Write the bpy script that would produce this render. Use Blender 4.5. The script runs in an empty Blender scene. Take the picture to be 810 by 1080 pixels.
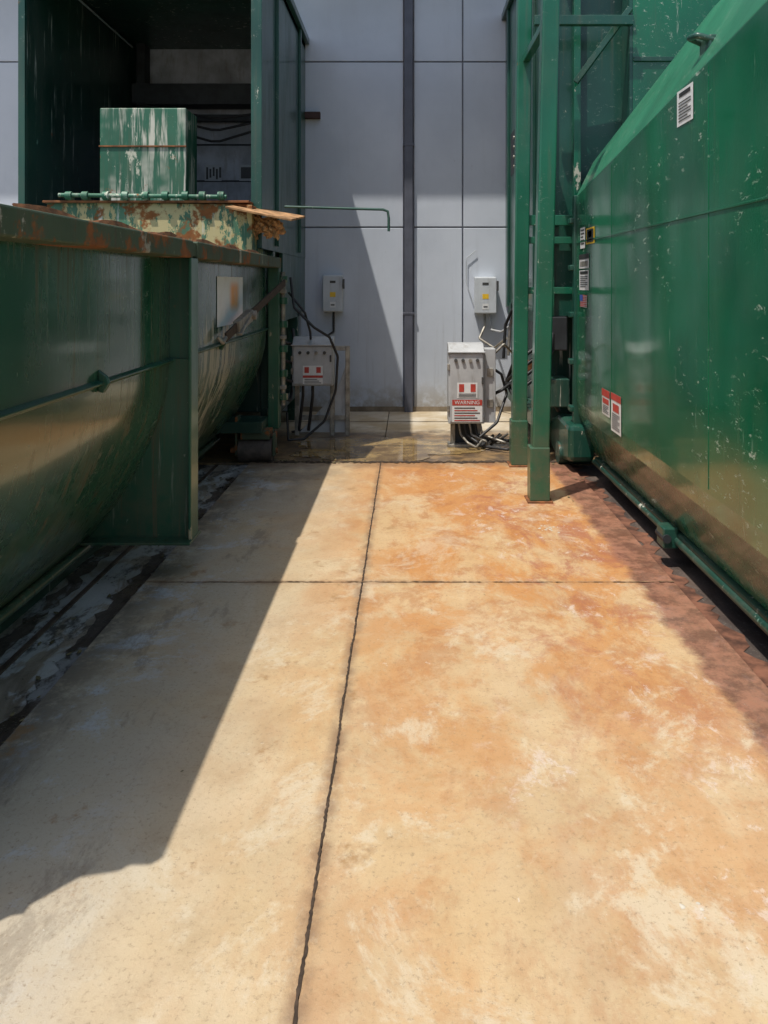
import bpy, bmesh, math, random
from mathutils import Vector, Matrix
random.seed(7)
scene=bpy.context.scene
F=820.0; CH=1.6
def W(px,py,d): return Vector(((px-431)/F*d, d, CH-(py-298)/F*d))

# ------------------------------------------------------------ materials
class NT:
    def __init__(s,name):
        s.m=bpy.data.materials.new(name); s.m.use_nodes=True
        s.t=s.m.node_tree; s.n=s.t.nodes; s.l=s.t.links
        s.b=s.n['Principled BSDF']
        s.tc=s.n.new('ShaderNodeTexCoord')
    def coord(s,sc=(1,1,1)):
        mp=s.n.new('ShaderNodeMapping'); mp.inputs['Scale'].default_value=sc
        s.l.new(s.tc.outputs['Object'],mp.inputs['Vector']); return mp.outputs[0]
    def noise(s,scale,detail=4,rough=.55,sc=(1,1,1),dist=0):
        n=s.n.new('ShaderNodeTexNoise'); n.inputs['Scale'].default_value=scale
        n.inputs['Detail'].default_value=detail; n.inputs['Roughness'].default_value=rough
        n.inputs['Distortion'].default_value=dist
        s.l.new(s.coord(sc),n.inputs['Vector']); return n.outputs['Fac']
    def ramp(s,v,a,b,lo=0.,hi=1.):
        n=s.n.new('ShaderNodeMapRange'); n.interpolation_type='SMOOTHSTEP'
        n.inputs['From Min'].default_value=a; n.inputs['From Max'].default_value=b
        n.inputs['To Min'].default_value=lo; n.inputs['To Max'].default_value=hi
        s.l.new(v,n.inputs['Value']); return n.outputs['Result']
    def math(s,op,a,b):
        n=s.n.new('ShaderNodeMath'); n.operation=op
        for i,v in enumerate((a,b)):
            if isinstance(v,(int,float)): n.inputs[i].default_value=v
            else: s.l.new(v,n.inputs[i])
        return n.outputs[0]
    def mul(s,a,b): return s.math('MULTIPLY',a,b)
    def add(s,a,b): return s.math('ADD',a,b)
    def mix(s,f,a,b,mode='MIX'):
        n=s.n.new('ShaderNodeMix'); n.data_type='RGBA'; n.blend_type=mode
        for i,v in ((0,f),(6,a),(7,b)):
            if isinstance(v,(int,float)): n.inputs[i].default_value=v
            elif isinstance(v,tuple): n.inputs[i].default_value=(v[0],v[1],v[2],1)
            else: s.l.new(v,n.inputs[i])
        return n.outputs[2]
    def xyz(s):
        n=s.n.new('ShaderNodeSeparateXYZ'); s.l.new(s.tc.outputs['Object'],n.inputs[0]); return n.outputs
    def band(s,v,c,w0,w1):
        return s.ramp(s.math('ABSOLUTE',s.add(v,-c),0),w0,w1,1,0)
    def bump(s,h,strength,dist=.01,prev=None):
        n=s.n.new('ShaderNodeBump'); n.inputs['Strength'].default_value=strength; n.inputs['Distance'].default_value=dist
        s.l.new(h,n.inputs['Height'])
        if prev: s.l.new(prev,n.inputs['Normal'])
        return n.outputs[0]
    def out(s,col=None,rough=None,normal=None,metal=None,**k):
        for key,v in (('Base Color',col),('Roughness',rough),('Normal',normal),('Metallic',metal)):
            if v is None: continue
            if isinstance(v,(int,float)): s.b.inputs[key].default_value=v
            elif isinstance(v,tuple): s.b.inputs[key].default_value=(v[0],v[1],v[2],1)
            else: s.l.new(v,s.b.inputs[key])
        for kk,v in k.items(): s.b.inputs[kk.replace('_',' ')].default_value=v
        return s.m

def paint(name,base,rough=.25,peel=.0,peelcol=(.45,.45,.36),wav=.12,rust=.0,dirt=.3,streak=.0,wscale=1.1,coat=.3,local=None,fleck=.4,lowdirt=0.,scuff=0.,spec=.5,drips=0.):
    s=NT(name)
    col=s.mix(s.ramp(s.noise(1.3,3),.3,.7),tuple(c*.78 for c in base),tuple(min(1,c*1.18+.004) for c in base))
    d=s.ramp(s.noise(3.5,6,.65,(1,1,.35)),.45,.75,0,dirt)
    col=s.mix(d,col,(base[0]*.6+.06,base[1]*.6+.055,base[2]*.5+.045))
    rs=s.mul(s.ramp(s.noise(7,5,.7,(2.5,2.5,.1)),.52,.72,0,dirt),s.ramp(s.noise(1.2,2),.35,.6))
    col=s.mix(rs,col,(.09,.085,.06))
    r=s.add(s.mul(s.add(d,rs),.5),rough)
    fl=s.ramp(s.noise(38,4,.7,(1,1,.5)),.68,.73,0,fleck)
    col=s.mix(fl,col,(.33,.38,.3))
    if scuff:
        sc=s.mul(s.ramp(s.noise(16,7,.8,(1,.6,1.6),.3),.58,.66,0,scuff),s.ramp(s.noise(1.1,3),.47,.57))
        col=s.mix(sc,col,(.42,.48,.40)); r=s.add(r,s.mul(sc,.4))
        dr=s.mul(s.ramp(s.noise(12,5,.75,(1,2.2,.12)),.62,.71,0,scuff),s.ramp(s.noise(1.7,2),.45,.58))
        col=s.mix(dr,col,(.30,.36,.29))
    if drips:
        dr=s.mul(s.ramp(s.noise(10,5,.72,(2,2.4,.07)),.53,.67,0,drips),s.ramp(s.noise(1.3,3),.36,.56))
        col=s.mix(dr,col,(.11,.075,.035)); r=s.add(r,s.mul(dr,.5))
        dr=s.mul(s.ramp(s.noise(15,5,.72,(2,2.0,.09)),.60,.71,0,drips),s.ramp(s.noise(1.9,3),.42,.58))
        col=s.mix(dr,col,(.30,.33,.27)); r=s.add(r,s.mul(dr,.4))
    if lowdirt:
        z=s.xyz()[2]
        ld=s.mul(s.ramp(z,.15,1.0,lowdirt,0),s.ramp(s.noise(6,6,.7),.3,.65))
        col=s.mix(ld,col,(.13,.10,.06)); r=s.add(r,s.mul(ld,.4))
    if peel>0:
        p=s.ramp(s.noise(5,9,.72,(1.3,1.3,.55)),.66-peel*.3,.69-peel*.3)
        col=s.mix(p,col,peelcol); r=s.add(r,s.mul(p,.5))
    if local:
        X,Y,Z=s.xyz()
        lm_=s.mul(s.band(Y,local[0],local[1]*.4,local[1]),s.ramp(Z,local[2]-.25,local[2],1,0))
        q=s.ramp(s.add(s.noise(5,9,.75,(2,3.2,.22)),s.mul(lm_,.11)),.60,.62)
        q=s.mul(q,s.ramp(lm_,.02,.2,0,.85))
        col=s.mix(q,col,(.42,.42,.34)); r=s.add(r,s.mul(q,.5))
    if streak>0:
        st=s.mul(s.ramp(s.noise(9,5,.7,(2,2,.12)),.62-streak*.2,.72-streak*.2),s.ramp(s.noise(2,3),.4,.6))
        col=s.mix(st,col,(.55,.55,.47))
    if rust>0:
        q=s.ramp(s.noise(4.2,8,.7),.68-rust*.3,.76-rust*.3)
        col=s.mix(q,col,s.mix(s.noise(20,4),(.14,.045,.015),(.33,.13,.04))); r=s.add(r,s.mul(q,.5))
    b=s.bump(s.noise(wscale,1.5,.4),wav,.3)
    b=s.bump(s.noise(60,3),.06,.004,b)
    return s.out(col,r,b,Coat_Weight=coat,Coat_Roughness=.09,Specular_IOR_Level=spec)

def plain(name,col,rough=.5,metal=0,var=.15,sc=8,bump=.05,grime=0):
    s=NT(name)
    c=s.mix(s.ramp(s.noise(sc,5,.6),.3,.7),tuple(x*(1-var) for x in col),tuple(min(1,x*(1+var)) for x in col))
    if grime:
        c=s.mix(s.ramp(s.noise(9,6,.7,(1.5,1.5,.3)),.5,.7,0,grime),c,(.16,.13,.09))
    return s.out(c,rough,s.bump(s.noise(sc*8,3),bump,.004),metal)

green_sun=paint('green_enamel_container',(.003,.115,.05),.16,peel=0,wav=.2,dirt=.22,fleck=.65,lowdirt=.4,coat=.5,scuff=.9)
green_cham=paint('green_enamel_sky_lit',(.03,.20,.105),.35,peel=0,wav=.1,dirt=.3,fleck=.6,scuff=.5)  # chamfer green, lightened to paint in the sky's reflection
green_shade=paint('green_enamel_worn_shaded',(.007,.08,.042),.22,peel=.0,wav=.08,rust=.08,dirt=.5,local=(5.3,.95,1.45),fleck=.5,lowdirt=.25,coat=.5,scuff=.6,spec=.6,drips=.8)  # worn, darker copy of the container green; shade put into the base colour
green_gus=paint('green_enamel_gusset',(.005,.075,.04),.3,peel=.03,wav=.03,rust=.08,dirt=.5,fleck=.5,lowdirt=.4,drips=.6)
green_flange=paint('green_enamel_flaking',(.006,.085,.045),.35,peel=.24,wav=.03,rust=.14,dirt=.5,peelcol=(.36,.33,.22))
green_post=paint('green_enamel_post',(.004,.105,.055),.28,peel=.05,wav=.03,rust=.06,dirt=.35,fleck=.5,lowdirt=.5,scuff=.4)
green_rim=paint('green_enamel_rim',(.05,.08,.045),.65,peel=.2,wav=.05,rust=.58,dirt=.8,peelcol=(.34,.33,.27),coat=.0)
green_streak=paint('green_enamel_scraped',(.02,.14,.08),.5,peel=.24,wav=.03,rust=.22,streak=.7,dirt=.5,peelcol=(.5,.52,.42),coat=0)
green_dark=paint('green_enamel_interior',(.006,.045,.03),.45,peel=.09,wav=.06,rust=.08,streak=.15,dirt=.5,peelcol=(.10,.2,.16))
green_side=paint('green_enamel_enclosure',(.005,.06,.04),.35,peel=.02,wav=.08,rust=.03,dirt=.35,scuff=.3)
peeled=paint('peeled_paint_plate',(.06,.17,.1),.6,peel=.62,wav=.02,rust=.58,streak=.2,dirt=.5,peelcol=(.5,.42,.22),coat=0)
rusty=plain('rusty_steel',(.2,.075,.025),.85,0,.5,14,.3)
flapm=plain('tan_rusted_plate',(.36,.2,.09),.85,0,.5,10,.3)
steel=plain('worn_steel',(.3,.28,.24),.5,.5,.35,12,.05,.5)
greybox=plain('grey_enclosure_paint',(.43,.44,.44),.42,0,.1,6,.05,.45)
greybox2=plain('light_grey_enclosure_paint',(.52,.55,.57),.4,0,.06,6,.05,.25)
black=plain('black_rubber',(.018,.018,.019),.5,0,.3,20)
darkgap=plain('dark_joint_dirt',(.05,.032,.02),.95,0,.4,30)
softgap=plain('packed_joint_dirt',(.17,.105,.055),.95,0,.5,12)
darkin=plain('dark_interior_steel',(.025,.03,.033),.6,0,.4,5)
white=plain('label_white',(.70,.70,.68),.45,0,.06,30,0,.15)
red=plain('label_red',(.45,.05,.035),.45,0,.15,30,0)
ink=plain('label_ink',(.03,.03,.03),.5,0,.05,30,0)
yellow=plain('label_yellow',(.8,.5,.03),.45,0,.05,30,0)
blue=plain('label_blue',(.04,.09,.35),.45,0,.05,30,0)
palegrey=plain('label_pale_grey',(.45,.48,.5),.5,0,.05,30,0)
webbing=plain('strap_webbing',(.05,.035,.025),.9,0,.3,40)
rag=plain('rag_cloth',(.42,.24,.11),.95,0,.6,25,.5)
lens=plain('pilot_light_dark',(.06,.06,.06),.25,0,.1,20,0)

def wallmat():
    s=NT('painted_tilt_up_concrete')
    c=s.mix(s.ramp(s.noise(.9,5,.6),.3,.7),(.47,.51,.57),(.55,.59,.65))
    c=s.mix(s.ramp(s.noise(2.2,6,.65,(1,1,.3)),.5,.8,0,.4),c,(.43,.45,.49))
    z=s.xyz()[2]
    low=s.mul(s.ramp(z,.0,.5,1,0),s.ramp(s.noise(5,6,.7),.35,.6,0,.75))
    c=s.mix(low,c,(.26,.22,.16))
    st=s.mul(s.ramp(s.noise(6,5,.7,(2,2,.1)),.54,.72,0,.45),s.ramp(z,.2,2.5,1,.2))
    c=s.mix(st,c,(.33,.34,.36))
    c=s.mix(s.ramp(s.noise(22,5,.7),.66,.72,0,.35),c,(.30,.30,.31))
    b=s.bump(s.noise(90,4,.6),.2,.004)
    b=s.bump(s.noise(3,3),.14,.02,b)
    return s.out(c,.8,b)
wall_m=wallmat()
groove=plain('panel_joint_sealant',(.22,.23,.26),.9)
pipe_m=plain('downspout_paint',(.085,.09,.115),.5,0,.15,5)

JX=-.248; JY=4.15
def slabmat():
    s=NT('stained_slab_concrete')
    X,Y,Z=s.xyz()
    c=s.mix(s.ramp(s.noise(1.6,7,.62),.3,.7),(.42,.34,.22),(.55,.455,.31))
    t=s.ramp(s.noise(.9,6,.6,(1,.7,1),.4),.38,.62)
    c=s.mix(s.mul(t,.6),c,(.50,.35,.175))
    c=s.mix(s.ramp(s.noise(7,7,.7),.43,.7,0,.5),c,(.36,.26,.145))
    # iron stain
    rx=s.mul(s.ramp(X,-.7,.15,.2,1),s.ramp(X,1.0,1.5,1,.85))
    ry=s.ramp(Y,1.5,4.7,.42,1)
    c=s.mix(s.mul(s.mul(rx,ry),.5),c,(.50,.285,.11))
    rn=s.ramp(s.add(s.noise(1.5,9,.72,(1.1,.7,1),.4),s.ramp(Y,3,6.5,0,.05)),.44,.58)
    c=s.mix(s.mul(s.mul(rx,ry),s.mul(rn,.85)),c,(.44,.185,.045))
    rn3=s.ramp(s.noise(3.4,9,.78,(1,.7,1),.3),.49,.60)
    c=s.mix(s.mul(s.mul(rx,ry),s.mul(rn3,.6)),c,(.33,.125,.038))
    rn2=s.ramp(s.noise(2.3,9,.75,(1.3,.7,1),.5),.48,.62)
    core=s.mul(s.ramp(X,.2,.6),s.ramp(X,1.1,1.4,1,.5))
    c=s.mix(s.mul(s.mul(core,s.ramp(Y,1.5,4.6,.2,1)),s.mul(rn2,.75)),c,(.30,.10,.055))
    # worn lighter patches inside the stain
    lp=s.mul(s.ramp(s.noise(2.1,9,.75,(1,.8,1),.4),.52,.62,0,.75),s.ramp(Y,5.5,2.2,.5,1))
    c=s.mix(lp,c,(.54,.46,.33))
    pm=s.mul(s.mul(s.ramp(s.noise(7,9,.78,(1,.7,1),.4),.54,.62),s.ramp(X,.1,.5)),s.ramp(s.noise(1.1,2),.44,.56))
    c=s.mix(s.mul(pm,.6),c,(.58,.50,.44))
    # left grey stains, with the shaded ground's tone painted in
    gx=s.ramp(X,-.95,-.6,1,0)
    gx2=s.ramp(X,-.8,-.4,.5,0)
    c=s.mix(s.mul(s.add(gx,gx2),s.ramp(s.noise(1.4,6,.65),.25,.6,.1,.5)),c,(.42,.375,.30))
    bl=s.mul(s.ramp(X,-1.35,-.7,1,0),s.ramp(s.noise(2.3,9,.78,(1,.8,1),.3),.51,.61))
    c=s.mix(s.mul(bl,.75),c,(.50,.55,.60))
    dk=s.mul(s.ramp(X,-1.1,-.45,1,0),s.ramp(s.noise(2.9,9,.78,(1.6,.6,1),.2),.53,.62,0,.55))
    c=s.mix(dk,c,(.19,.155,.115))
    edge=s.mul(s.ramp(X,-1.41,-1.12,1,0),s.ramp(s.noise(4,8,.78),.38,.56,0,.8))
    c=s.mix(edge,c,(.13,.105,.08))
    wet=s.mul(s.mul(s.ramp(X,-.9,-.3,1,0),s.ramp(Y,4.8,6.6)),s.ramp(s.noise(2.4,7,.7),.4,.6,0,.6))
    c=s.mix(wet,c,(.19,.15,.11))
    sp=s.mul(s.ramp(s.noise(3.1,7,.7),.60,.68),s.ramp(X,-.2,0,.7,.25))
    c=s.mix(sp,c,(.28,.15,.055))
    jg=s.mul(s.band(X,JX,.004,.05),s.ramp(s.noise(9,6,.7),.35,.6,.1,.75))
    c=s.mix(jg,c,(.19,.11,.06))
    jg=s.mul(s.band(Y,JY,.004,.06),s.ramp(s.noise(9,6,.7),.4,.62,.05,.6))
    c=s.mix(jg,c,(.24,.13,.065))
    eb=s.ramp(s.add(X,s.mul(s.noise(4,8,.75),.22)),1.29,1.36)
    c=s.mix(s.mul(eb,.9),c,s.mix(s.ramp(s.noise(7,8,.78),.40,.60),(.10,.038,.024),(.27,.12,.075)))
    fe=s.mul(s.ramp(s.add(Y,s.mul(s.noise(3,6,.7),.8)),7.0,7.35),.65)
    c=s.mix(fe,c,(.16,.09,.045))
    c=s.mix(s.ramp(s.noise(60,6,.85),.53,.66,0,.65),c,(.20,.14,.08))
    c=s.mix(s.ramp(s.noise(14,8,.8),.625,.68,0,.65),c,(.18,.115,.06))
    c=s.mix(s.ramp(s.noise(24,6,.8,(1,1,1),1),.66,.70,0,.6),c,(.62,.58,.5))
    b=s.bump(s.noise(110,5,.8),.6,.003)
    b=s.bump(s.noise(16,7,.75),.45,.005,b)
    r=s.mul(s.ramp(s.noise(2,5),.3,.7,.68,.9),s.add(1.0,s.mul(wet,-.7)))
    return s.out(c,r,b)
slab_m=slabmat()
def bedmat(name,a,b_,blue_amt,wet,dk=.8,blt=.47):
    s=NT(name); X,Y,Z=s.xyz()
    c=s.mix(s.ramp(s.noise(2.2,8,.7,(1.6,.5,1),.6),.35,.62),a,b_)
    c=s.mix(s.mul(s.ramp(s.noise(2.4,8,.7,(1.6,.8,1),.5),blt,blt+.07),blue_amt),c,(.48,.49,.48))
    c=s.mix(s.ramp(s.noise(4,8,.75,(1.2,.7,1)),.50,.60,0,dk),c,(.035,.027,.022))
    c=s.mix(s.ramp(s.noise(70,4,.75),.58,.68,0,.4),c,(.3,.27,.22))
    b=s.bump(s.noise(60,5,.7),.5,.006); b=s.bump(s.noise(6,5),.4,.02,b)
    return s.out(c,s.ramp(s.noise(2,6),.4,.6,wet,.85),b)
bedL=bedmat('oily_track_bed',(.17,.135,.10),(.38,.32,.245),.75,.35,.85)
bedLd=bedmat('oily_dark_strip',(.04,.03,.024),(.11,.085,.065),.5,.25,.8,.52)
bedR=bedmat('dark_asphalt_bed',(.045,.032,.027),(.10,.068,.052),.03,.75,.5)
def apronmat():
    s=NT('wet_stained_apron'); X,Y,Z=s.xyz()
    c=s.mix(s.ramp(s.noise(1.8,8,.65),.3,.65),(.54,.49,.40),(.38,.30,.19))
    w=s.mul(s.ramp(s.add(Y,s.mul(s.noise(2.2,6,.7,(1,1.6,1)),1.4)),8.9,9.3,1,0),.92)
    c=s.mix(w,c,s.mix(s.ramp(s.noise(5,8,.78),.40,.62),(.06,.035,.02),(.27,.165,.07)))
    b=s.bump(s.noise(40,5,.7),.4,.006)
    return s.out(c,s.ramp(w,.2,.7,.85,.3),b)
apron_m=apronmat()
def groundmat():
    s=NT('yard_concrete')
    c=s.mix(s.ramp(s.noise(.5,8,.65),.3,.7),(.32,.29,.24),(.42,.38,.32))
    return s.out(c,.9,s.bump(s.noise(40,5),.3,.005))
ground_m=groundmat()
s=NT('murky_puddle_water')
pc=s.mix(s.ramp(s.noise(3.0,8,.72),.38,.62),(.34,.235,.10),(.13,.08,.035))
water_m=s.out(pc,.02,s.bump(s.noise(4,2),.015,.01),Specular_IOR_Level=.75)

# ------------------------------------------------------------ mesh helpers
def parent_empty(name):
    e=bpy.data.objects.new(name,None); e.empty_display_size=.2
    scene.collection.objects.link(e); return e
def mk(name,verts,faces,mat,par=None,bevel=0,smooth=False,seg=2):
    me=bpy.data.meshes.new(name); me.from_pydata([tuple(v) for v in verts],[],faces)
    bm=bmesh.new(); bm.from_mesh(me); bmesh.ops.recalc_face_normals(bm,faces=bm.faces); bm.to_mesh(me); bm.free()
    me.materials.append(mat)
    o=bpy.data.objects.new(name,me); scene.collection.objects.link(o)
    if par: o.parent=par
    if bevel:
        b=o.modifiers.new('bevel','BEVEL'); b.width=bevel; b.segments=seg; b.limit_method='ANGLE'; b.angle_limit=math.radians(25)
    if smooth:
        for p in me.polygons: p.use_smooth=True
    return o
BF=[(0,1,2,3),(4,7,6,5),(0,4,5,1),(1,5,6,2),(2,6,7,3),(3,7,4,0)]
def box(name,x0,x1,y0,y1,z0,z1,mat,par=None,bevel=.004):
    v=[(x0,y0,z0),(x1,y0,z0),(x1,y1,z0),(x0,y1,z0),(x0,y0,z1),(x1,y0,z1),(x1,y1,z1),(x0,y1,z1)]
    return mk(name,v,BF,mat,par,bevel)
def sheet(name,x0,x1,y0,y1,z,mat,par=None):
    return mk(name,[(x0,y0,z),(x1,y0,z),(x1,y1,z),(x0,y1,z)],[(0,1,2,3)],mat,par)
def prism(name,sec,y0,y1,mat,par=None,bevel=.004):
    n=len(sec); v=[(x,y0,z) for x,z in sec]+[(x,y1,z) for x,z in sec]
    f=[tuple(range(n)),tuple(range(2*n-1,n-1,-1))]+[(i,(i+1)%n,n+(i+1)%n,n+i) for i in range(n)]
    return mk(name,v,f,mat,par,bevel)
def prismx(name,sec,x0,x1,mat,par=None,bevel=.004):
    n=len(sec); v=[(x0,y,z) for y,z in sec]+[(x1,y,z) for y,z in sec]
    f=[tuple(range(n)),tuple(range(2*n-1,n-1,-1))]+[(i,(i+1)%n,n+(i+1)%n,n+i) for i in range(n)]
    return mk(name,v,f,mat,par,bevel)
def tube(name,pts,r,mat,par=None,smooth=False):
    cu=bpy.data.curves.new(name,'CURVE'); cu.dimensions='3D'; cu.bevel_depth=r; cu.bevel_resolution=4; cu.use_fill_caps=True
    if smooth:
        sp=cu.splines.new('NURBS'); sp.order_u=3; sp.resolution_u=10
    else: sp=cu.splines.new('POLY')
    sp.points.add(len(pts)-1)
    if smooth: sp.use_endpoint_u=True
    for p,q in zip(sp.points,pts): p.co=(q[0],q[1],q[2],1)
    cu.materials.append(mat)
    o=bpy.data.objects.new(name,cu); scene.collection.objects.link(o)
    if par: o.parent=par
    return o
def beam(name,a,b,w,h,mat,par=None,bevel=.004):
    a=Vector(a);b=Vector(b); d=(b-a).normalized()
    up=Vector((0,0,1)) if abs(d.z)<.9 else Vector((0,1,0))
    s_=d.cross(up).normalized(); u=s_.cross(d).normalized()
    v=[]
    for p in (a,b):
        for i,j in ((-1,-1),(1,-1),(1,1),(-1,1)): v.append(p+s_*w/2*i+u*h/2*j)
    return mk(name,v,BF,mat,par,bevel)
def q_y(name,x0,x1,z0,z1,y,mat,par=None):
    return mk(name,[(x0,y,z0),(x1,y,z0),(x1,y,z1),(x0,y,z1)],[(0,1,2,3)],mat,par)
def q_x(name,x,y0,y1,z0,z1,mat,par=None):
    return mk(name,[(x,y0,z0),(x,y1,z0),(x,y1,z1),(x,y0,z1)],[(0,1,2,3)],mat,par)
def text(name,body,loc,rot,size,mat,par):
    cu=bpy.data.curves.new(name,'FONT'); cu.body=body; cu.size=size; cu.align_x='CENTER'; cu.align_y='CENTER'
    cu.materials.append(mat); o=bpy.data.objects.new(name,cu); scene.collection.objects.link(o)
    o.location=loc; o.rotation_euler=rot; o.parent=par; return o
def wobbly_strip(name,p0,p1,w,z,mat,n=160,par=None,amp=.5,wander=.004):
    p0=Vector((p0[0],p0[1],0));p1=Vector((p1[0],p1[1],0)); d=(p1-p0).normalized(); s_=Vector((-d.y,d.x,0))
    v=[];f=[];wn=0
    for i in range(n+1):
        p=p0.lerp(p1,i/n); wn=wn*.9+random.uniform(-1,1)*wander
        a=w/2*(1+random.uniform(-amp,amp)); b=w/2*(1+random.uniform(-amp,amp))
        v+= [p+s_*(wn+a)+Vector((0,0,z)),p+s_*(wn-b)+Vector((0,0,z))]
        if i: f.append((2*i-2,2*i-1,2*i+1,2*i))
    return mk(name,v,f,mat,par)

# ------------------------------------------------------------ ground
sheet('ground',-80,80,-80,80,-.09,ground_m)
SX0,SX1=-1.41,1.42; SY1=6.94
slab=parent_empty('concrete_slab')
ys=[-10,-5.4,-.6,JY,SY1]
for i in range(len(ys)-1):
    for j,(a,b) in enumerate(((SX0,JX),(JX,SX1))):
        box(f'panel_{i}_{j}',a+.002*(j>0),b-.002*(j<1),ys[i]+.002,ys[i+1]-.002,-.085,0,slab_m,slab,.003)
wobbly_strip('joint_dirt_long',(JX,-10),(JX,SY1),.0075,.0035,darkgap,1500,slab,.6,.0013)
for y in (-5.4,-.6,JY): wobbly_strip('joint_dirt_cross',(SX0,y),(SX1,y),.007,.0045,softgap,220,slab,.95,.002)
wobbly_strip('joint_dirt_end',(SX0,SY1-.01),(SX1,SY1-.01),.06,.0055,darkgap,140,slab,.8,.01)
tb=parent_empty('track_bed')
sheet('bed_surface',-4.2,SX0,-10,SY1+.5,-.03,bedL,tb)
wobbly_strip('edge_grime',(SX0-.05,-6),(SX0-.05,SY1),.10,-.026,bedLd,240,tb,.6,.01)
wobbly_strip('track_grime',(SX0-.42,-6),(SX0-.42,SY1),.08,-.026,bedLd,240,tb,.7,.012)
beam('inset_rail',(SX0-.30,-6,-.035),(SX0-.30,SY1,-.035),.03,.025,plain('rail_steel',(.11,.075,.055),.6,.3,.5,9),tb)
tr=parent_empty('asphalt_bed')
sheet('bed_surface',SX1,4.5,-10,SY1+.5,-.035,bedR,tr)
wobbly_strip('rusty_edge',(SX1+.05,-6),(SX1+.05,SY1),.10,-.031,plain('rust_grit',(.14,.06,.035),.95,0,.6,10,.3),240,tr,.8,.012)
ap=parent_empty('concrete_apron')
box('apron_panel',-5,-.248,SY1+.01,9.72,-.088,-.012,apron_m,ap,.006)
box('apron_panel_b',-.24,5,SY1+.01,9.72,-.088,-.012,apron_m,ap,.006)
wobbly_strip('apron_joint',(-5,9.0),(5,9.0),.02,-.008,darkgap,100,ap)
pts=[];cx,cy=-.25,7.55
for i in range(120):
    a=2*math.pi*i/120
    r=1+.12*math.sin(3*a+1)+.09*math.sin(5*a+2)+.06*math.sin(9*a)+.04*math.sin(17*a)+.02*math.sin(31*a)
    x=cx+.92*r*math.cos(a); y=cy+.54*r*math.sin(a)
    pts.append((x,max(y,SY1+.03),-.007))
mk('puddle',pts,[tuple(range(120))],water_m)
deb=[];df=[]
for (px,py,n,sp) in ((578,558,22,.045),(740,960,4,.03)):
    d=1312/(py-298); X=(px-431)*d/F
    for k in range(n):
        x=X+random.gauss(0,sp); y=d+random.gauss(0,sp*.7); r=random.uniform(.003,.011); b0=len(deb)
        m=6
        for t in range(m):
            a=2*math.pi*t/m; rr=r*random.uniform(.6,1.2)
            deb.append((x+rr*math.cos(a),y+rr*math.sin(a),.001))
        deb.append((x,y,r*.25+.001))
        for t in range(m): df.append((b0+t,b0+(t+1)%m,b0+m))
mk('pale_debris',deb,df,plain('pale_chips',(.5,.46,.38),.9))
lv=[];lf=[]
def leaf(x,y,z,r,a,tilt):
    b0=len(lv)
    for (u,w_) in ((-1,0),(-.3,.45),(.5,.35),(1,0),(.4,-.4),(-.4,-.35)):
        X=x+r*(u*math.cos(a)-w_*math.sin(a)); Y=y+r*(u*math.sin(a)+w_*math.cos(a))
        lv.append((X,Y,z+r*.35*abs(u)*tilt+.002))
    lf.append((b0,b0+1,b0+2,b0+3)); lf.append((b0,b0+3,b0+4,b0+5))
for k in range(46):
    leaf(random.gauss(-.85,.28),SY1+random.gauss(0,.05),.006,random.uniform(.008,.03),random.uniform(0,6.3),random.random())
for k in range(26):
    leaf(random.uniform(1.0,1.5),random.uniform(5.6,6.9),.004,random.uniform(.006,.02),random.uniform(0,6.3),random.random())
for k in range(60):
    leaf(SX0-random.uniform(.0,.35),random.uniform(2.2,6.8),-.024,random.uniform(.006,.025),random.uniform(0,6.3),random.random())
for k in range(14):
    leaf(random.uniform(-1.3,1.2),random.uniform(2.4,6.5),.003,random.uniform(.003,.007),random.uniform(0,6.3),random.random())
mk('leaf_litter',lv,lf,plain('dry_leaf',(.16,.13,.06),.9,0,.6,6))

# ------------------------------------------------------------ building
bld=parent_empty('warehouse_building')
WY=9.72
box('wall_core',-14,14,WY+.03,WY+.4,-.05,7.6,groove,bld,0)
xs=[-14,-11,-8.2,-5.4,-2.62,-.06,.06,.676,3.5,6.3,9.1,11.9,14]
zz=[-.05,2.29,4.36,6.43,7.6]
for i in range(len(xs)-1):
    if abs(xs[i]+.06)<1e-6: continue
    for j in range(len(zz)-1):
        box(f'wall_panel_{i}_{j}',xs[i]+.009,xs[i+1]-.009,WY,WY+.032,zz[j]+.009,zz[j+1]-.009,wall_m,bld,.006)
box('downspout',-.053,.053,WY-.06,WY+.02,-.02,7.5,pipe_m,bld,.008)
for z in (1.2,3.3,5.4): box('downspout_strap',-.07,.07,WY-.064,WY+.01,z,z+.03,pipe_m,bld,.003)
box('eave_canopy',-14,14,WY-1.03,WY+.05,6.2,6.5,wall_m,bld,.01)
box('wall_bracket',-1.29,-1.10,WY-.08,WY-.002,3.64,3.72,plain('dark_bracket',(.06,.03,.025),.8),bld)
box('base_trim',-14,14,WY-.008,WY-.001,-.05,.05,plain('base_grime',(.2,.16,.11),.9,0,.3,6),bld,0)

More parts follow.
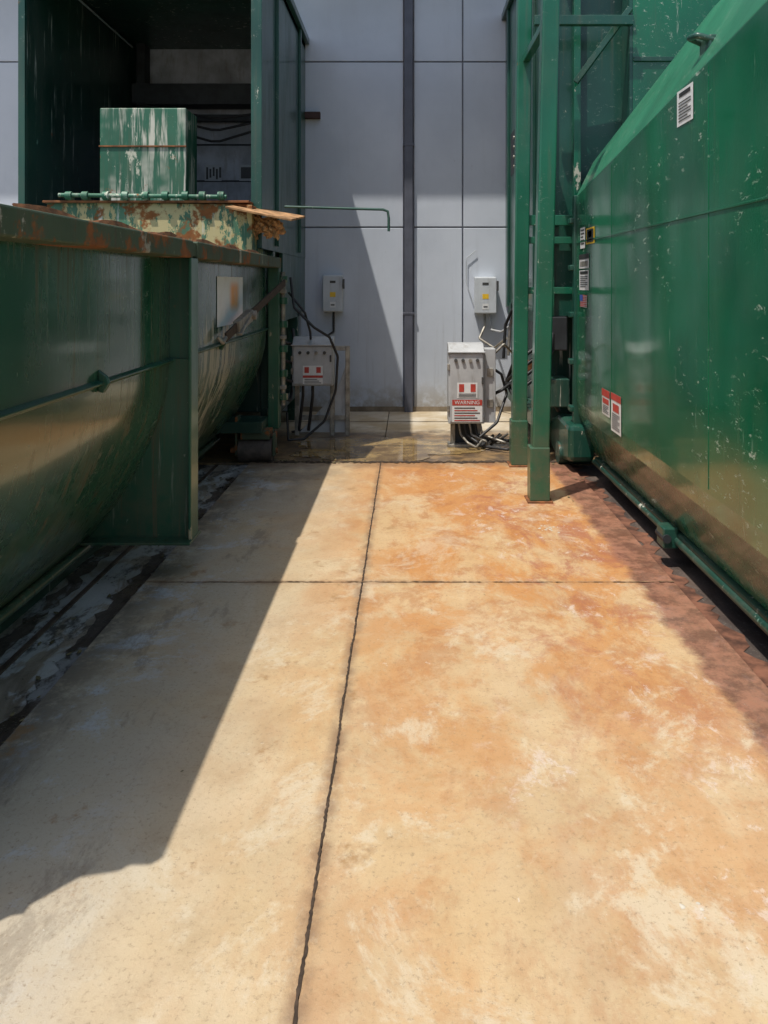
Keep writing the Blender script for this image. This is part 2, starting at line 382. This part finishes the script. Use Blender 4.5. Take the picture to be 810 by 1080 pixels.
# ------------------------------------------------------------ left enclosure
EY=6.84
le=parent_empty('compactor_chute_enclosure')
xr=-1.29; xl=-3.36
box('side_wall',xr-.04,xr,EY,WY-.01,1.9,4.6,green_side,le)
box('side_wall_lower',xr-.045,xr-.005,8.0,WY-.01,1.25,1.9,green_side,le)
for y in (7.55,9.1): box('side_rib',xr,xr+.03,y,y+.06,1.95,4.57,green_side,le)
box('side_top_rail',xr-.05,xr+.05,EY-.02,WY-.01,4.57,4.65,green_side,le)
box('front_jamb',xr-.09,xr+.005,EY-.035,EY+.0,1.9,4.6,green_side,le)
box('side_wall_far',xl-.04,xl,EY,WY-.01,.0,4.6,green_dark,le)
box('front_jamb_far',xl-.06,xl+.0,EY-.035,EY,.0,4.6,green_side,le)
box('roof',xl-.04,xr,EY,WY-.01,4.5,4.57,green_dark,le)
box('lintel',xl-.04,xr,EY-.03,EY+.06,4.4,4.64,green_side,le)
box('back_duct',xl+.02,xr-.05,WY-.35,WY-.05,3.75,4.0,darkin,le)
box('back_rail',xl+.02,xr-.05,WY-.2,WY-.1,3.58,3.66,darkin,le)
box('back_wall_sheet',xl+.02,xr-.05,WY-.06,WY-.03,0,4.5,plain('shaded_back_wall',(.42,.45,.50),.7,0,.25,4,.05,.4),le)  # sheet standing for the back wall, its shade toned into the grey
for z in (2.4,2.85,3.3): box('back_wall_rib',xl+.02,xr-.05,WY-.075,WY-.058,z,z+.02,darkin,le)
box('back_post',-3.3,-3.2,WY-.3,WY-.1,2,4.5,darkin,le)
for k in range(3): tube('slack_cable',[(xl+.05,WY-.4,3.75-.1*k),(-2.3,WY-.45,3.55-.14*k),(xr-.1,WY-.4,3.68-.06*k)],.015,black,le,True)
tube('ceiling_cable',[(xl+.02,EY+.1,4.48),(xl+.05,WY-.4,4.42)],.01,palegrey,le)
q_y('notice_panel',-2.53,-2.32,2.86,3.06,WY-.08,palegrey,le)
for k in range(5): q_y('notice_ink',-2.51+.04*k,-2.485+.04*k,2.88+.02*(k%3),3.03-.02*(k%2),WY-.082,ink,le)
q_y('notice_panel_b',-2.1,-1.9,2.86,3.06,WY-.08,palegrey,le)
q_y('notice_inner',-2.08,-1.92,2.89,3.03,WY-.082,ink,le)
box('ram_housing',-2.83,-2.04,7.12,7.5,2.1,3.2,green_streak,le,.01)
box('ram_housing_seam',-2.835,-2.035,7.108,7.12,2.84,2.855,rusty,le,.002)
box('ram_housing_base',-3.3,-1.36,7.05,8.6,1.2,2.2,green_dark,le)
prism('breaker_plate',[(-3.1,1.5),(-1.37,1.5),(-1.37,2.27),(-3.1,2.29)],6.66,6.70,peeled,le,.004)
box('breaker_plate_end',-1.375,-1.33,6.6,7.1,1.5,2.26,peeled,le)
box('breaker_top_lip',-3.12,-1.36,6.62,6.9,2.28,2.30,rusty,le,.003)
tube('hinge_rod',[(-2.98,6.62,2.345),(-1.55,6.62,2.33)],.018,green_streak,le)
for k in range(9):
    x=-2.93+k*.165+random.uniform(-.015,.015)
    tube('hinge_knuckle',[(x,6.62,2.34),(x+.05,6.62,2.34)],.036,green_streak,le)
    box('hinge_lug',x+.01,x+.04,6.62,6.7,2.3,2.34,green_streak,le)
mk('rusty_flap',[(-1.5,6.35,2.225),(-.98,6.5,2.13),(-.93,7.0,2.20),(-1.5,7.0,2.30),(-1.5,6.35,2.207),(-.98,6.5,2.112),(-.93,7.0,2.182),(-1.5,7.0,2.282)],BF,flapm,le,.003)
for (ox,oz,sx) in ((-1.27,2.10,.11),(-1.17,2.06,.07),(-1.36,2.05,.06)):
    bm=bmesh.new(); bmesh.ops.create_icosphere(bm,subdivisions=4,radius=1)
    for v in bm.verts:
        n=v.co.copy(); k=1+.28*math.sin(7*n.x+3*n.z+ox*9)+.22*math.sin(11*n.y+5*n.z)+.15*math.sin(19*n.x-8*n.z)
        v.co=Vector((n.x*sx*k+ox,n.y*.07*k+6.75,n.z*.065*k+oz))
    me=bpy.data.meshes.new('snagged_rag'); bm.to_mesh(me); bm.free(); me.materials.append(rag)
    o=bpy.data.objects.new('snagged_rag',me); scene.collection.objects.link(o); o.parent=le
tube('bent_rod',[W(300,218,7.0),W(404,221,7.0),W(409,223,7.0),W(410,230,7.0),W(410,244,7.0)],.012,green_side,le)

lm=parent_empty('compactor_machine')
box('body',-3.2,-1.42,7.5,9.5,.35,1.2,green_dark,lm,.01)
box('frame_leg',-1.42,-1.3,7.45,7.57,-.01,1.9,green_dark,lm)
box('frame_leg_b',-1.42,-1.3,9.1,9.22,-.01,1.9,green_side,lm)
box('frame_rail',-1.4,-1.3,7.4,9.4,.28,.4,green_dark,lm)
box('frame_rail_upper',-1.4,-1.3,7.4,9.4,1.2,1.3,green_side,lm)
for k in range(4):
    z=.5+.18*k; tube('hydraulic_hose',[(-1.3,7.6,z),(-1.2,7.9+.1*k,z-.1),(-1.25,8.4,z+.05),(-1.35,9.0,z)],.016,black,lm,True)

# ------------------------------------------------------------ left container
lc=parent_empty('roll_off_container')
HX=-1.32; RX=-1.18; Y0,Y1=1.63,7.2
low=[(HX,1.16),(-1.328,1.02),(-1.36,.88),(-1.425,.72),(-1.50,.56),(-1.59,.41),(-1.685,.28),(-1.79,.17)]
n=len(low); ny=24
v=[];f=[]
for k in range(ny+1):
    y=Y0+(Y1-Y0)*k/ny
    for i,(x,z) in enumerate(low): v.append((x+.004*math.sin(k*1.3)*math.sin(i*.6),y,z))
for k in range(ny):
    for i in range(n-1): f.append((k*n+i,k*n+i+1,(k+1)*n+i+1,(k+1)*n+i))
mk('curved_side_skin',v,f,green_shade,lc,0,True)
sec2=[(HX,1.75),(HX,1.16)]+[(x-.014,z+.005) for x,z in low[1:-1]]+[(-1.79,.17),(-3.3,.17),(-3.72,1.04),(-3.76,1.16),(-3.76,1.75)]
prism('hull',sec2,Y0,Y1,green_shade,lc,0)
box('rim_rail',HX-.04,RX,Y0,4.26,1.735,1.83,green_rim,lc,.008)
box('rim_rail_rear',HX-.04,RX,4.36,Y1,1.735,1.83,green_rim,lc,.008)
box('rim_joiner',HX-.04,RX-.01,4.26,4.36,1.745,1.822,green_rim,lc,.004)
box('rim_rail_far',-3.8,-3.7,Y0,Y1,1.74,1.83,green_rim,lc,.008)
mk('rim_rail_end',[(-3.8,Y0-.3,1.735),(RX-.22,Y0-.05,1.735),(RX-.08,Y0-.02,1.735),(RX,Y0+.08,1.735),(RX,Y0+.12,1.735),(-3.8,Y0+.12,1.735),
  (-3.8,Y0-.3,1.828),(RX-.22,Y0-.05,1.828),(RX-.08,Y0-.02,1.828),(RX-.002,Y0+.08,1.828),(RX-.002,Y0+.12,1.828),(-3.8,Y0+.12,1.828)],
  [(0,1,2,3,4,5),(11,10,9,8,7,6)]+[(i,(i+1)%6,6+(i+1)%6,6+i) for i in range(6)],green_rim,lc,0)
box('lid',HX-.1,-3.7,Y0,6.3,1.751,1.79,green_dark,lc,.005)
lipv=[];lipf=[]
for k in range(41):
    y=2.4+k*.1; h=.012+.010*math.sin(k*.9)+.008*random.random()
    lipv+=[(RX-.03,y,1.829),(RX-.04,y,1.832+h)]
    if k: lipf.append((2*k-2,2*k-1,2*k+1,2*k))
o=mk('rim_lip',lipv,lipf,rusty,lc); sm=o.modifiers.new('s','SOLIDIFY'); sm.thickness=.006
prism('mid_rib',[(HX,1.185),(HX+.026,1.175),(HX+.026,1.167),(HX,1.152)],Y0,Y1,green_gus,lc,.003)
for y in (3.3,5.4):
    prism('tie_hook',[(HX,1.23),(HX+.04,1.2),(HX+.05,1.17),(HX+.025,1.13),(HX,1.135)],y,y+.02,green_gus,lc,.005)
box('post_flange',RX-.016,RX,4.22,4.36,.2,1.735,green_flange,lc,.004)
box('post_web',HX-.01,RX-.016,4.30,4.322,.2,1.735,green_gus,lc,.002)
gs=[(RX-.01,.2),(RX-.01,1.18),(HX-.005,1.18)]+[(x-.004,z) for x,z in low[1:-1]]+[(-1.775,.2)]
m=len(gs)
mk('gusset',[(x,y,z) for y in (4.28,4.297) for x,z in gs],
   [tuple(range(m)),tuple(range(2*m-1,m-1,-1))]+[(i,(i+1)%m,m+(i+1)%m,m+i) for i in range(m)],green_gus,lc,.0)
box('gusset_foot',-1.8,RX+.004,4.18,4.40,.185,.2,green_gus,lc,.003)
box('rear_post',RX-.12,RX-.02,Y1-.02,Y1+.1,.25,1.74,green_flange,lc,.006)
tube('rear_hinge_rod',[(RX+.0,Y1+.1,.45),(RX+.0,Y1+.1,1.7)],.022,steel,lc)
for z in (.5,.72,.95,1.18,1.4,1.6): tube('hinge_collar',[(RX,Y1+.1,z),(RX,Y1+.1,z+.06)],.045,green_flange,lc)
for z in (.6,1.07,1.5): box('hinge_bar',RX-.12,RX+.03,Y1+.06,Y1+.13,z,z+.035,steel,lc)
for x in (-1.95,-3.2): box('skid_rail',x-.06,x+.06,Y0+.1,Y1,-.03,.17,green_dark,lc,.006)
tube('bottom_pipe',[(-1.77,Y0,.15),(-1.77,Y1,.15)],.026,green_shade,lc)
tube('roller_wheel',[(-1.52,7.0,.09),(-1.22,7.0,.09)],.11,plain('worn_wheel',(.07,.055,.045),.7,0,.4,15),lc)
tube('wheel_axle',[(-1.6,7.0,.09),(-1.18,7.0,.09)],.025,rusty,lc)
box('wheel_bracket',-1.50,-1.24,6.93,7.1,.2,.28,green_rim,lc)
box('wheel_fork_a',-1.55,-1.53,6.93,7.07,.05,.4,green_rim,lc)
box('wheel_fork_b',-1.215,-1.195,6.93,7.07,.05,.25,green_rim,lc)
box('rear_step',-1.9,-1.3,6.9,7.25,.26,.36,green_dark,lc)
def pxy(px,x): return F*x/(px-431)
xa=HX+.004
yA,yB=pxy(229,xa),pxy(256,xa)
def zat(py,y): return CH-(py-298)/F*y
zT,zB=zat(292,(yA+yB)/2),zat(342,(yA+yB)/2)
def softsticker():
    s=NT('faded_sticker_print')
    X,Y,Z=s.xyz()
    ym,zm=(yA+yB)/2,(zT+zB)/2
    a=s.ramp(s.math('ABSOLUTE',s.add(Y,-(ym+.12)),0),.06,.2,1,0)
    b=s.ramp(s.math('ABSOLUTE',s.add(Z,-(zm+.03)),0),.05,.14,1,0)
    c=s.mix(s.mul(a,b),(.72,.76,.8),(.8,.36,.1))
    c=s.mix(s.ramp(s.noise(8,5),.45,.7,0,.25),c,(.55,.57,.57))
    return s.out(c,.5)
q_x('side_sticker',xa,yA,yB,zB,zT,softsticker(),lc)
st=parent_empty('ratchet_strap')
a=Vector((RX+.03,Y1+.02,1.60)); b=Vector((HX+.06,pxy(238,HX+.06),zat(356,pxy(238,HX+.06))))
beam('webbing',a,b,.014,.065,webbing,st,.002)
c=a.lerp(b,.66); d_=a.lerp(b,.86)
beam('ratchet_body',c,d_,.05,.09,steel,st,.005)
tube('ratchet_spindle',[c+Vector((-.04,0,0)),c+Vector((.05,0,0))],.035,steel,st)
beam('ratchet_handle',c+Vector((.01,0,.03)),d_+Vector((.02,0,-.05)),.04,.02,steel,st)
tube('strap_hook',[b,b+Vector((0,-.08,-.03)),b+Vector((-.03,-.1,.01))],.014,steel,st,True)

# ------------------------------------------------------------ right container
rc=parent_empty('roll_off_container.001')
KX=1.42
def zt(y): return 2.33+.112*(6.58-y)
sts=[(.6,1.9,3.5),(4.84,1.9,3.32),(6.58,1.56,2.62)]
v=[];f=[]
for y,xc,zc in sts:
    v+=[(1.56,y,.168),(KX+.012,y,.5),(KX,y,.60),(KX,y,zt(y)),(xc,y,zc),(3.9,y,zc+.05),(3.9,y,.168)]
n=7
for i in range(len(sts)-1):
    for j in range(n): f.append((i*n+j,i*n+(j+1)%n,(i+1)*n+(j+1)%n,(i+1)*n+j))
f.append(tuple(range(n))); f.append(tuple(range(3*n-1,2*n-1,-1)))
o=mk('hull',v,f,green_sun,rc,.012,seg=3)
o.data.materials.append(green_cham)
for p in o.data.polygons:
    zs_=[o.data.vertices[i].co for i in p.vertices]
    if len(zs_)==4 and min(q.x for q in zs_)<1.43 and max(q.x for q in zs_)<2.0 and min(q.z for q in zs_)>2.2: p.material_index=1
box('horizontal_seam',KX-.006,KX+.0,.6,6.57,1.928,1.942,green_sun,rc,.003)
for y in (5.44,3.68): box('vertical_seam',KX-.003,KX+.0,y,y+.010,.62,zt(y)-.03,green_sun,rc,.001)
prism('end_frame',[(KX-.02,.3),(KX+.3,.3),(KX+.3,2.34),(KX-.02,2.34)],6.58,6.66,green_side,rc,.008)
for z in (.5,.9,1.3,1.7,2.1): box('end_lug',KX-.05,KX+.02,6.6,6.7,z,z+.05,green_side,rc,.01)
box('bottom_rail',1.53,1.62,.6,6.4,.09,.168,green_dark,rc,.01)
tube('bottom_pipe',[(1.535,.6,.125),(1.535,6.4,.125)],.024,green_dark,rc)
for x in (1.9,3.3): box('skid_rail',x-.06,x+.06,.7,6.4,-.034,.17,green_dark,rc,.006)
box('pipe_bracket',1.45,1.54,4.43,4.55,.08,.2,green_side,rc,.01)
tube('pipe_bracket_hole',[(1.47,4.42,.14),(1.47,4.56,.14)],.025,darkin,rc)
prismx('front_shoe',[(6.5,.1),(6.9,.03),(7.25,.03),(7.4,.12),(7.42,.3),(7.0,.42),(6.5,.4)],1.34,1.56,green_side,rc,.04)
tube('front_roller',[(1.32,6.9,.09),(1.6,6.9,.09)],.1,green_dark,rc)
hk=Vector((1.60,4.0,zt(4.0)+.24))
box('lift_hook_pad',1.52,1.62,3.93,4.07,zt(4.0)+.1,zt(4.0)+.24,green_side,rc,.01)
tube('lift_hook',[hk+Vector((-.05,-.06,-.03)),hk+Vector((-.13,-.04,.0)),hk+Vector((-.14,.04,.01)),hk+Vector((-.05,.06,-.02))],.017,green_side,rc,True)
def lab_x(px0,px1,py0,py1,elems,x=KX-.004,bg=white):
    ya,yb=pxy(px0,x),pxy(px1,x)
    ym=(ya+yb)/2; zt_,zb_=zat(py0,ym),zat(py1,ym)
    q_x('label',x,yb,ya,zb_,zt_,bg,rc)
    for (u0,u1,v0,v1,m) in elems:
        q_x('label_print',x-.002,ya+(yb-ya)*u0,ya+(yb-ya)*u1,zt_+(zb_-zt_)*v1,zt_+(zb_-zt_)*v0,m,rc)
lines=lambda v0,v1,n,m=ink:[(.12,.88-(.2 if k%3==2 else 0),v0+(v1-v0)*k/n,v0+(v1-v0)*(k+.4)/n,m) for k in range(n)]
lab_x(714,731,92,130,[(.15,.85,.08,.2,ink)]+lines(.34,.94,7))
lab_x(618,627,240,257,[(.1,.9,.1,.9,ink),(.3,.7,.2,.6,yellow)],bg=yellow)
lab_x(612,617,240,262,lines(.1,.9,5),bg=white)
lab_x(611,621,268,283,[(.0,1,.0,.35,ink),(.1,.9,.5,.85,steel)],bg=white)
lab_x(611,621,285,306,[(.1,.9,.05,.2,ink)]+lines(.3,.9,6))
fl=[(0,1,k/7*1.0,(k+.5)/7,red) for k in range(7)]
lab_x(612,619,311,324,fl+[(0,.45,0,.5,blue)])
for o in [o for o in bpy.data.objects if o.name.startswith('label_print') and o.data.materials[0]==blue]:
    for vv in o.data.vertices: vv.co.x-=.002
lab_x(635,643,411,438,[(0,1,0,.28,red),(.1,.9,.35,.55,red)]+lines(.62,.95,5))
lab_x(644.5,655,416,457,[(0,1,0,.18,red),(.2,.8,.26,.46,red)]+lines(.52,.95,8))

# ------------------------------------------------------------ right enclosure
re_=parent_empty('compactor_chute_enclosure.001')
bx=1.21
box('side_wall',bx,bx+.04,EY+.1,WY-.01,1.3,4.9,green_side,re_)
for y in (7.4,9.3): box('side_rib',bx-.03,bx,y,y+.06,1.32,4.87,green_side,re_)
box('side_top_rail',bx-.05,bx+.05,EY+.1,WY-.01,4.87,4.95,green_side,re_)
box('front_panel',bx+.04,1.93,EY+.1,EY+.14,1.3,4.9,green_side,re_)
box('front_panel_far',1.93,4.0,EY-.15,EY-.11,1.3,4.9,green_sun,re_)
box('front_return',1.90,1.93,EY-.15,EY+.1,1.3,4.9,green_side,re_)
box('front_jamb',bx+.0,bx+.08,EY+.04,EY+.1,1.3,4.9,green_post,re_)
box('front_jamb_b',1.46,1.52,EY+.02,EY+.1,1.3,4.9,green_post,re_)
beam('diagonal_brace',(1.46,6.8,3.35),(1.9,6.66,3.95),.05,.05,green_side,re_)
box('front_panel_band',1.935,4.0,EY-.17,EY-.15,3.5,3.54,green_side,re_)
box('roof',bx,4.0,EY-.15,WY-.01,4.85,4.9,green_dark,re_)
q_x('vent_plate',bx-.003,8.75,9.2,2.85,3.35,darkin,re_)
for k in range(4): tube('vent_bolt',[(bx-.02,8.85,2.92+.11*k),(bx,8.85,2.92+.11*k)],.02,steel,re_)
rm=parent_empty('compactor_machine.001')
box('body',1.3,3.2,7.3,9.5,.3,1.35,green_dark,rm,.01)
box('frame_leg',1.22,1.33,7.5,7.62,-.01,1.4,green_side,rm)
box('frame_leg_b',1.2,1.3,9.0,9.12,-.01,1.4,green_side,rm)
box('frame_rail',1.2,1.3,7.3,9.4,1.22,1.36,green_side,rm)
box('frame_rail_low',1.18,1.32,7.3,9.4,.22,.36,green_dark,rm)
box('ram_plate',1.05,1.3,7.75,7.83,.7,.82,rusty,rm)
for k in range(5):
    tube('hydraulic_pipe',[(1.0+.05*k,8.2,.8+.03*k),(1.02+.05*k,8.2,1.15),(1.08+.03*k,8.1,1.32+.02*k),(1.3,8.0,1.3)],.016,steel if k%2 else black,rm,True)
for k in range(4):
    tube('hydraulic_hose',[(1.25,7.7,.95-.1*k),(1.02,7.6,.8-.1*k),(.98,7.8,.6),(1.2,7.9,.4-.05*k)],.018,black,rm,True)
for k in range(2):
    tube('container_hose',[(1.3,6.9,1.25-.2*k),(1.22,6.8,.95),(1.25,6.9,.6),(1.35,7.0,.45)],.02,black,rm,True)
box('latch_block',1.22,1.40,6.85,7.05,1.0,1.3,darkin,rm,.01)
box('latch_block_b',1.25,1.42,6.85,7.1,.5,.75,green_dark,rm,.01)

# ------------------------------------------------------------ guide posts
def post(name,pxb,pyb,pxt,w):
    P=parent_empty(name); d=1312/(pyb-298)
    xb=(pxb-431)/F*d; xt=(pxt-431)/F*d; H=3.65+.6; zr=CH+298/F*d
    dx=(xt-xb)*(H/zr)
    h=w/2
    v=[(xb-h,d,0),(xb+h,d,0),(xb+h,d+w,0),(xb-h,d+w,0),(xb+dx-h,d,H),(xb+dx+h,d,H),(xb+dx+h,d+w,H),(xb+dx-h,d+w,H)]
    mk('shaft',v,BF,green_post,P,.012,seg=3)
    box('base_sleeve',xb-h-.010,xb+h+.010,d-.010,d+w+.010,.01,.40,green_post,P,.008)
    box('base_plate',xb-h-.03,xb+h+.03,d-.03,d+w+.03,.0,.012,rusty,P,.003)
    return P,xb,d
P2,x2,d2=post('steel_guide_post',569.5,530,582,.125)
P1,x1,d1=post('steel_guide_post.001',548,492,554,.125)
box('cross_arm',x1+.06,1.5,d1+.03,d1+.09,2.10,2.19,green_post,P1)
box('cross_arm_b',x1+.06,1.5,d1+.03,d1+.07,1.94,2.0,green_post,P1)
box('cross_arm_c',x1+.06,1.45,d1+.03,d1+.07,1.50,1.56,green_post,P1)
box('cross_arm_top',x1+.1,1.9,d1-.2,d1-.14,3.78,3.86,green_side,P1)
beam('tie_bar',(x2+.08,d2+.1,3.55),(x1+.06,d1+.03,3.55),.06,.06,green_post,P1)

# ------------------------------------------------------------ electrical gear
def disconnect(name,px0,px1,py0,py1):
    P=parent_empty(name); y=WY-.16
    a=W(px0,py0,y); b=W(px1,py1,y)
    box('enclosure',a.x,b.x,y,WY-.001,b.z,a.z,greybox2,P,.008)
    box('door_lip',a.x-.006,b.x+.006,y-.012,y+.006,b.z+.01,a.z-.01,greybox2,P,.006)
    box('handle',b.x+.006,b.x+.03,y-.05,y+.02,a.z-.17,a.z-.05,lens,P)
    w=b.x-a.x
    q_y('label',a.x+w*.35,a.x+w*.65,a.z-.27,a.z-.21,y-.0145,yellow,P)
    q_y('label_b',a.x+w*.35,a.x+w*.65,a.z-.40,a.z-.33,y-.0145,white,P)
    q_y('label_ink',a.x+w*.4,a.x+w*.6,a.z-.375,a.z-.36,y-.0165,ink,P)
    q_y('nameplate',a.x+w*.35,a.x+w*.65,a.z-.10,a.z-.07,y-.0145,lens,P)
    return P,a,b,y
DL,a,b,y=disconnect('electrical_disconnect_box',341,361,290,329)
mx=(a.x+b.x)/2
tube('conduit',[(mx,WY-.05,b.z),(mx,WY-.06,b.z-.25),(mx-.06,WY-.2,.95),(mx-.02,WY-.5,.6),(mx+.12,WY-.9,.25),(mx-.05,WY-1.3,.03),(mx-.3,WY-1.5,.02)],.014,black,DL,True)
DR,a,b,y=disconnect('electrical_disconnect_box.001',501,523,292,331)
tube('conduit',[((a.x+b.x)/2,WY-.05,b.z),((a.x+b.x)/2,WY-.1,b.z-.15),((a.x+b.x)/2-.08,WY-.2,b.z-.30),((a.x+b.x)/2+.08,WY-.4,b.z-.40),(1.15,WY-.6,.95)],.015,steel,DR,True)
tube('conduit_b',[((a.x+b.x)/2+.06,WY-.05,b.z),((a.x+b.x)/2+.08,WY-.1,b.z-.2),(1.1,WY-.5,b.z-.2),(1.2,WY-.6,1.1)],.013,greybox,DR,True)
tube('wall_cable',[(a.x+.02,WY-.03,2.0),(a.x-.1,WY-.03,1.9),(a.x-.1,WY-.03,1.6),(a.x,WY-.05,b.z+.1)],.005,palegrey,DR,True)

def control(name,px0,px1,pyt,pyb,d,depth):
    P=parent_empty(name)
    a=W(px0,pyt,d); b=W(px1,pyb,d); w=b.x-a.x; h=a.z-b.z
    prismx('enclosure',[(d,b.z),(d+depth,b.z),(d+depth,a.z),(d+.1,a.z),(d,a.z-.07)],a.x,b.x,greybox,P,.008)
    box('door',a.x+.015,b.x-.015,d-.014,d,b.z+.02,a.z-.09,greybox,P,.005)
    box('hood_lip',a.x-.008,b.x+.008,d-.03,d+.02,a.z-.085,a.z-.07,greybox,P,.004)
    for i in range(4):
        x=a.x+w*(.2+.2*i); z=a.z-.155
        tube('pilot_device',[(x,d-.034,z),(x,d-.012,z)],.017,lens if i!=2 else steel,P)
    for z in (a.z-.25,b.z+.12): box('hinge',a.x-.012,a.x+.012,d-.018,d+.01,z,z+.06,steel,P)
    box('latch',b.x-.03,b.x-.012,d-.03,d-.012,(a.z+b.z)/2,(a.z+b.z)/2+.07,lens,P)
    return P,a,b,w,h
CL,a,b,w,h=control('electrical_control_panel',308,351,356,407,8.0,.22)
y=8.0-.016
q_y('label_white',a.x+w*.27,a.x+w*.76,b.z+.02,b.z+.21,y,white,CL)
q_y('label_red',a.x+w*.27,a.x+w*.76,b.z+.085,b.z+.110,y-.002,red,CL)
q_y('label_red_b',a.x+w*.31,a.x+w*.42,b.z+.135,b.z+.195,y-.002,red,CL)
q_y('label_red_c',a.x+w*.60,a.x+w*.71,b.z+.135,b.z+.195,y-.002,red,CL)
for k in range(3): q_y('label_ink',a.x+w*.31,a.x+w*(.72-.05*k),b.z+.03+.018*k,b.z+.037+.018*k,y-.002,ink,CL)
for x in (a.x+.03,b.x-.02,b.x+.14): beam('stand_leg',(x,8.16,0),(x,8.16,b.z+.35 if x<b.x else a.z-.1),.045,.045,steel,CL)
beam('stand_rail',(a.x,8.19,.18),(b.x+.15,8.19,.18),.04,.05,steel,CL)
beam('stand_rail_b',(a.x,8.25,a.z-.13),(b.x+.15,8.25,a.z-.13),.04,.05,steel,CL)
mk('stand_plate',[(a.x+.05,8.2,.02),(b.x+.16,8.2,.02),(b.x+.16,8.2,.85),(b.x+.02,8.2,.45),(a.x+.05,8.215,.02),(b.x+.16,8.215,.02),(b.x+.16,8.215,.85),(b.x+.02,8.215,.45)],BF,greybox,CL,.003)
tube('power_cable',[(-1.2,7.9,1.65),(-1.15,7.8,1.35),(-.95,7.8,1.15),(-.8,7.85,1.05),(-.72,7.9,.85),(-.74,7.9,.5),(-.85,7.85,.2),(-1.05,7.8,.03),(-1.2,7.75,.03),(-1.22,7.8,.3)],.013,black,CL,True)
tube('power_cable_b',[(-1.22,7.9,1.5),(-1.05,7.85,1.3),(-1.0,7.9,1.1),(-1.02,8.1,1.0)],.012,black,CL,True)
for x in (-1.1,-1.0): tube('conduit_stub',[(x,8.1,b.z),(x,8.1,b.z-.12),(x-.05,8.15,.05)],.016,black,CL,True)
CR,a,b,w,h=control('electrical_control_panel.001',473,511,363,447,7.5,.26)
y=7.5-.016
box('side_channel',b.x+.002,b.x+.115,7.56,7.74,b.z+.0,a.z-.05,greybox,CR,.006)
for z in (b.z+.15,b.z+.45): box('side_channel_clip',b.x+.03,b.x+.09,7.545,7.56,z,z+.08,steel,CR,.003)
q_y('label_white',a.x+w*.24,a.x+w*.8,b.z+.25,b.z+.40,y,white,CR)
q_y('label_red',a.x+w*.29,a.x+w*.43,b.z+.31,b.z+.385,y-.002,red,CR)
q_y('label_red_b',a.x+w*.61,a.x+w*.75,b.z+.31,b.z+.385,y-.002,red,CR)
for k in range(3): q_y('label_ink',a.x+w*.28,a.x+w*.76,b.z+.26+.014*k,b.z+.266+.014*k,y-.002,ink,CR)
q_y('label_plate',a.x+w*.10,a.x+w*.93,b.z+.02,b.z+.235,y,white,CR)
q_y('label_band',a.x+w*.10,a.x+w*.93,b.z+.18,b.z+.235,y-.002,red,CR)
text('label_word','WARNING',(a.x+w*.515,y-.004,b.z+.207),(math.pi/2,0,0),.05,white,CR)
for k in range(6): q_y('label_line',a.x+w*.16,a.x+w*(.87-.07*(k%3)),b.z+.03+.024*k,b.z+.040+.024*k,y-.002,ink if k%2 else red,CR)
for x in (a.x+.05,b.x-.05): beam('stand_leg',(x,7.65,-.01),(x,7.65,b.z+.05),.045,.045,steel,CR)
box('stand_foot',a.x,b.x+.02,7.58,7.75,-.01,.02,steel,CR)
box('stand_back',a.x+.07,b.x-.07,7.70,7.72,.0,b.z+.02,darkin,CR)
for k in range(5):
    x=a.x+w*(.3+.15*k)
    tube('conduit_tail',[(x,7.6,b.z),(x+.02,7.58,b.z-.12),(x+.08+.04*k,7.47+.03*(k%4),.06),(x+.16,7.45+.05*k,.02),(x+.26+.03*(k%3),7.6+.03*k,.1)],.015 if k%2 else .011,black if k%2 else steel,CR,True)
tube('hose_loop',[(b.x+.1,7.7,.75),(b.x+.18,7.65,.7),(b.x+.24,7.7,.5),(b.x+.12,7.5,.25),(b.x-.05,7.45,.12)],.014,black,CR,True)
tube('hose_loop_b',[(b.x+.1,7.65,.5),(b.x+.18,7.6,.55),(b.x+.3,7.7,.62),(b.x+.4,7.8,.6)],.016,black,CR,True)
tube('hose_loop_c',[(b.x+.1,7.6,.9),(b.x+.2,7.6,1.0),(b.x+.3,7.75,.9),(b.x+.42,7.8,1.0)],.012,steel,CR,True)
tube('hose_loop_d',[(b.x,7.5,.02),(b.x+.2,7.35,.02),(b.x+.4,7.5,.02),(b.x+.3,7.7,.03),(b.x+.1,7.68,.05)],.014,black,CR,True)

# ------------------------------------------------------------ light
sun_dir=Vector((.273,.29,-1)).normalized()
L=bpy.data.lights.new('sun','SUN'); L.energy=4.4; L.angle=math.radians(.6); L.color=(1,.95,.87)
lo=bpy.data.objects.new('sun',L); scene.collection.objects.link(lo)
lo.rotation_euler=sun_dir.to_track_quat('-Z','Y').to_euler(); lo.location=(-5,-5,12)
w=bpy.data.worlds.new('World'); scene.world=w; w.use_nodes=True
sky=w.node_tree.nodes.new('ShaderNodeTexSky'); sky.sky_type='NISHITA'; sky.sun_disc=False
sky.dust_density=2.5
sky.sun_elevation=math.asin(-sun_dir.z); sky.sun_rotation=math.atan2(-sun_dir.x,-sun_dir.y)%(2*math.pi)
bg=w.node_tree.nodes['Background']; bg.inputs[1].default_value=.15
w.node_tree.links.new(sky.outputs[0],bg.inputs[0])
scene.view_settings.view_transform='Standard'; scene.view_settings.look='None'; scene.view_settings.exposure=0

cam=bpy.data.cameras.new('camera'); co=bpy.data.objects.new('camera',cam); scene.collection.objects.link(co)
co.location=(0,0,CH); co.rotation_euler=(math.pi/2,0,0)
cam.sensor_fit='VERTICAL'; cam.sensor_height=36; cam.lens=F/1080*36
cam.shift_x=-26/1080; cam.shift_y=-242/1080; cam.clip_end=500
scene.camera=co
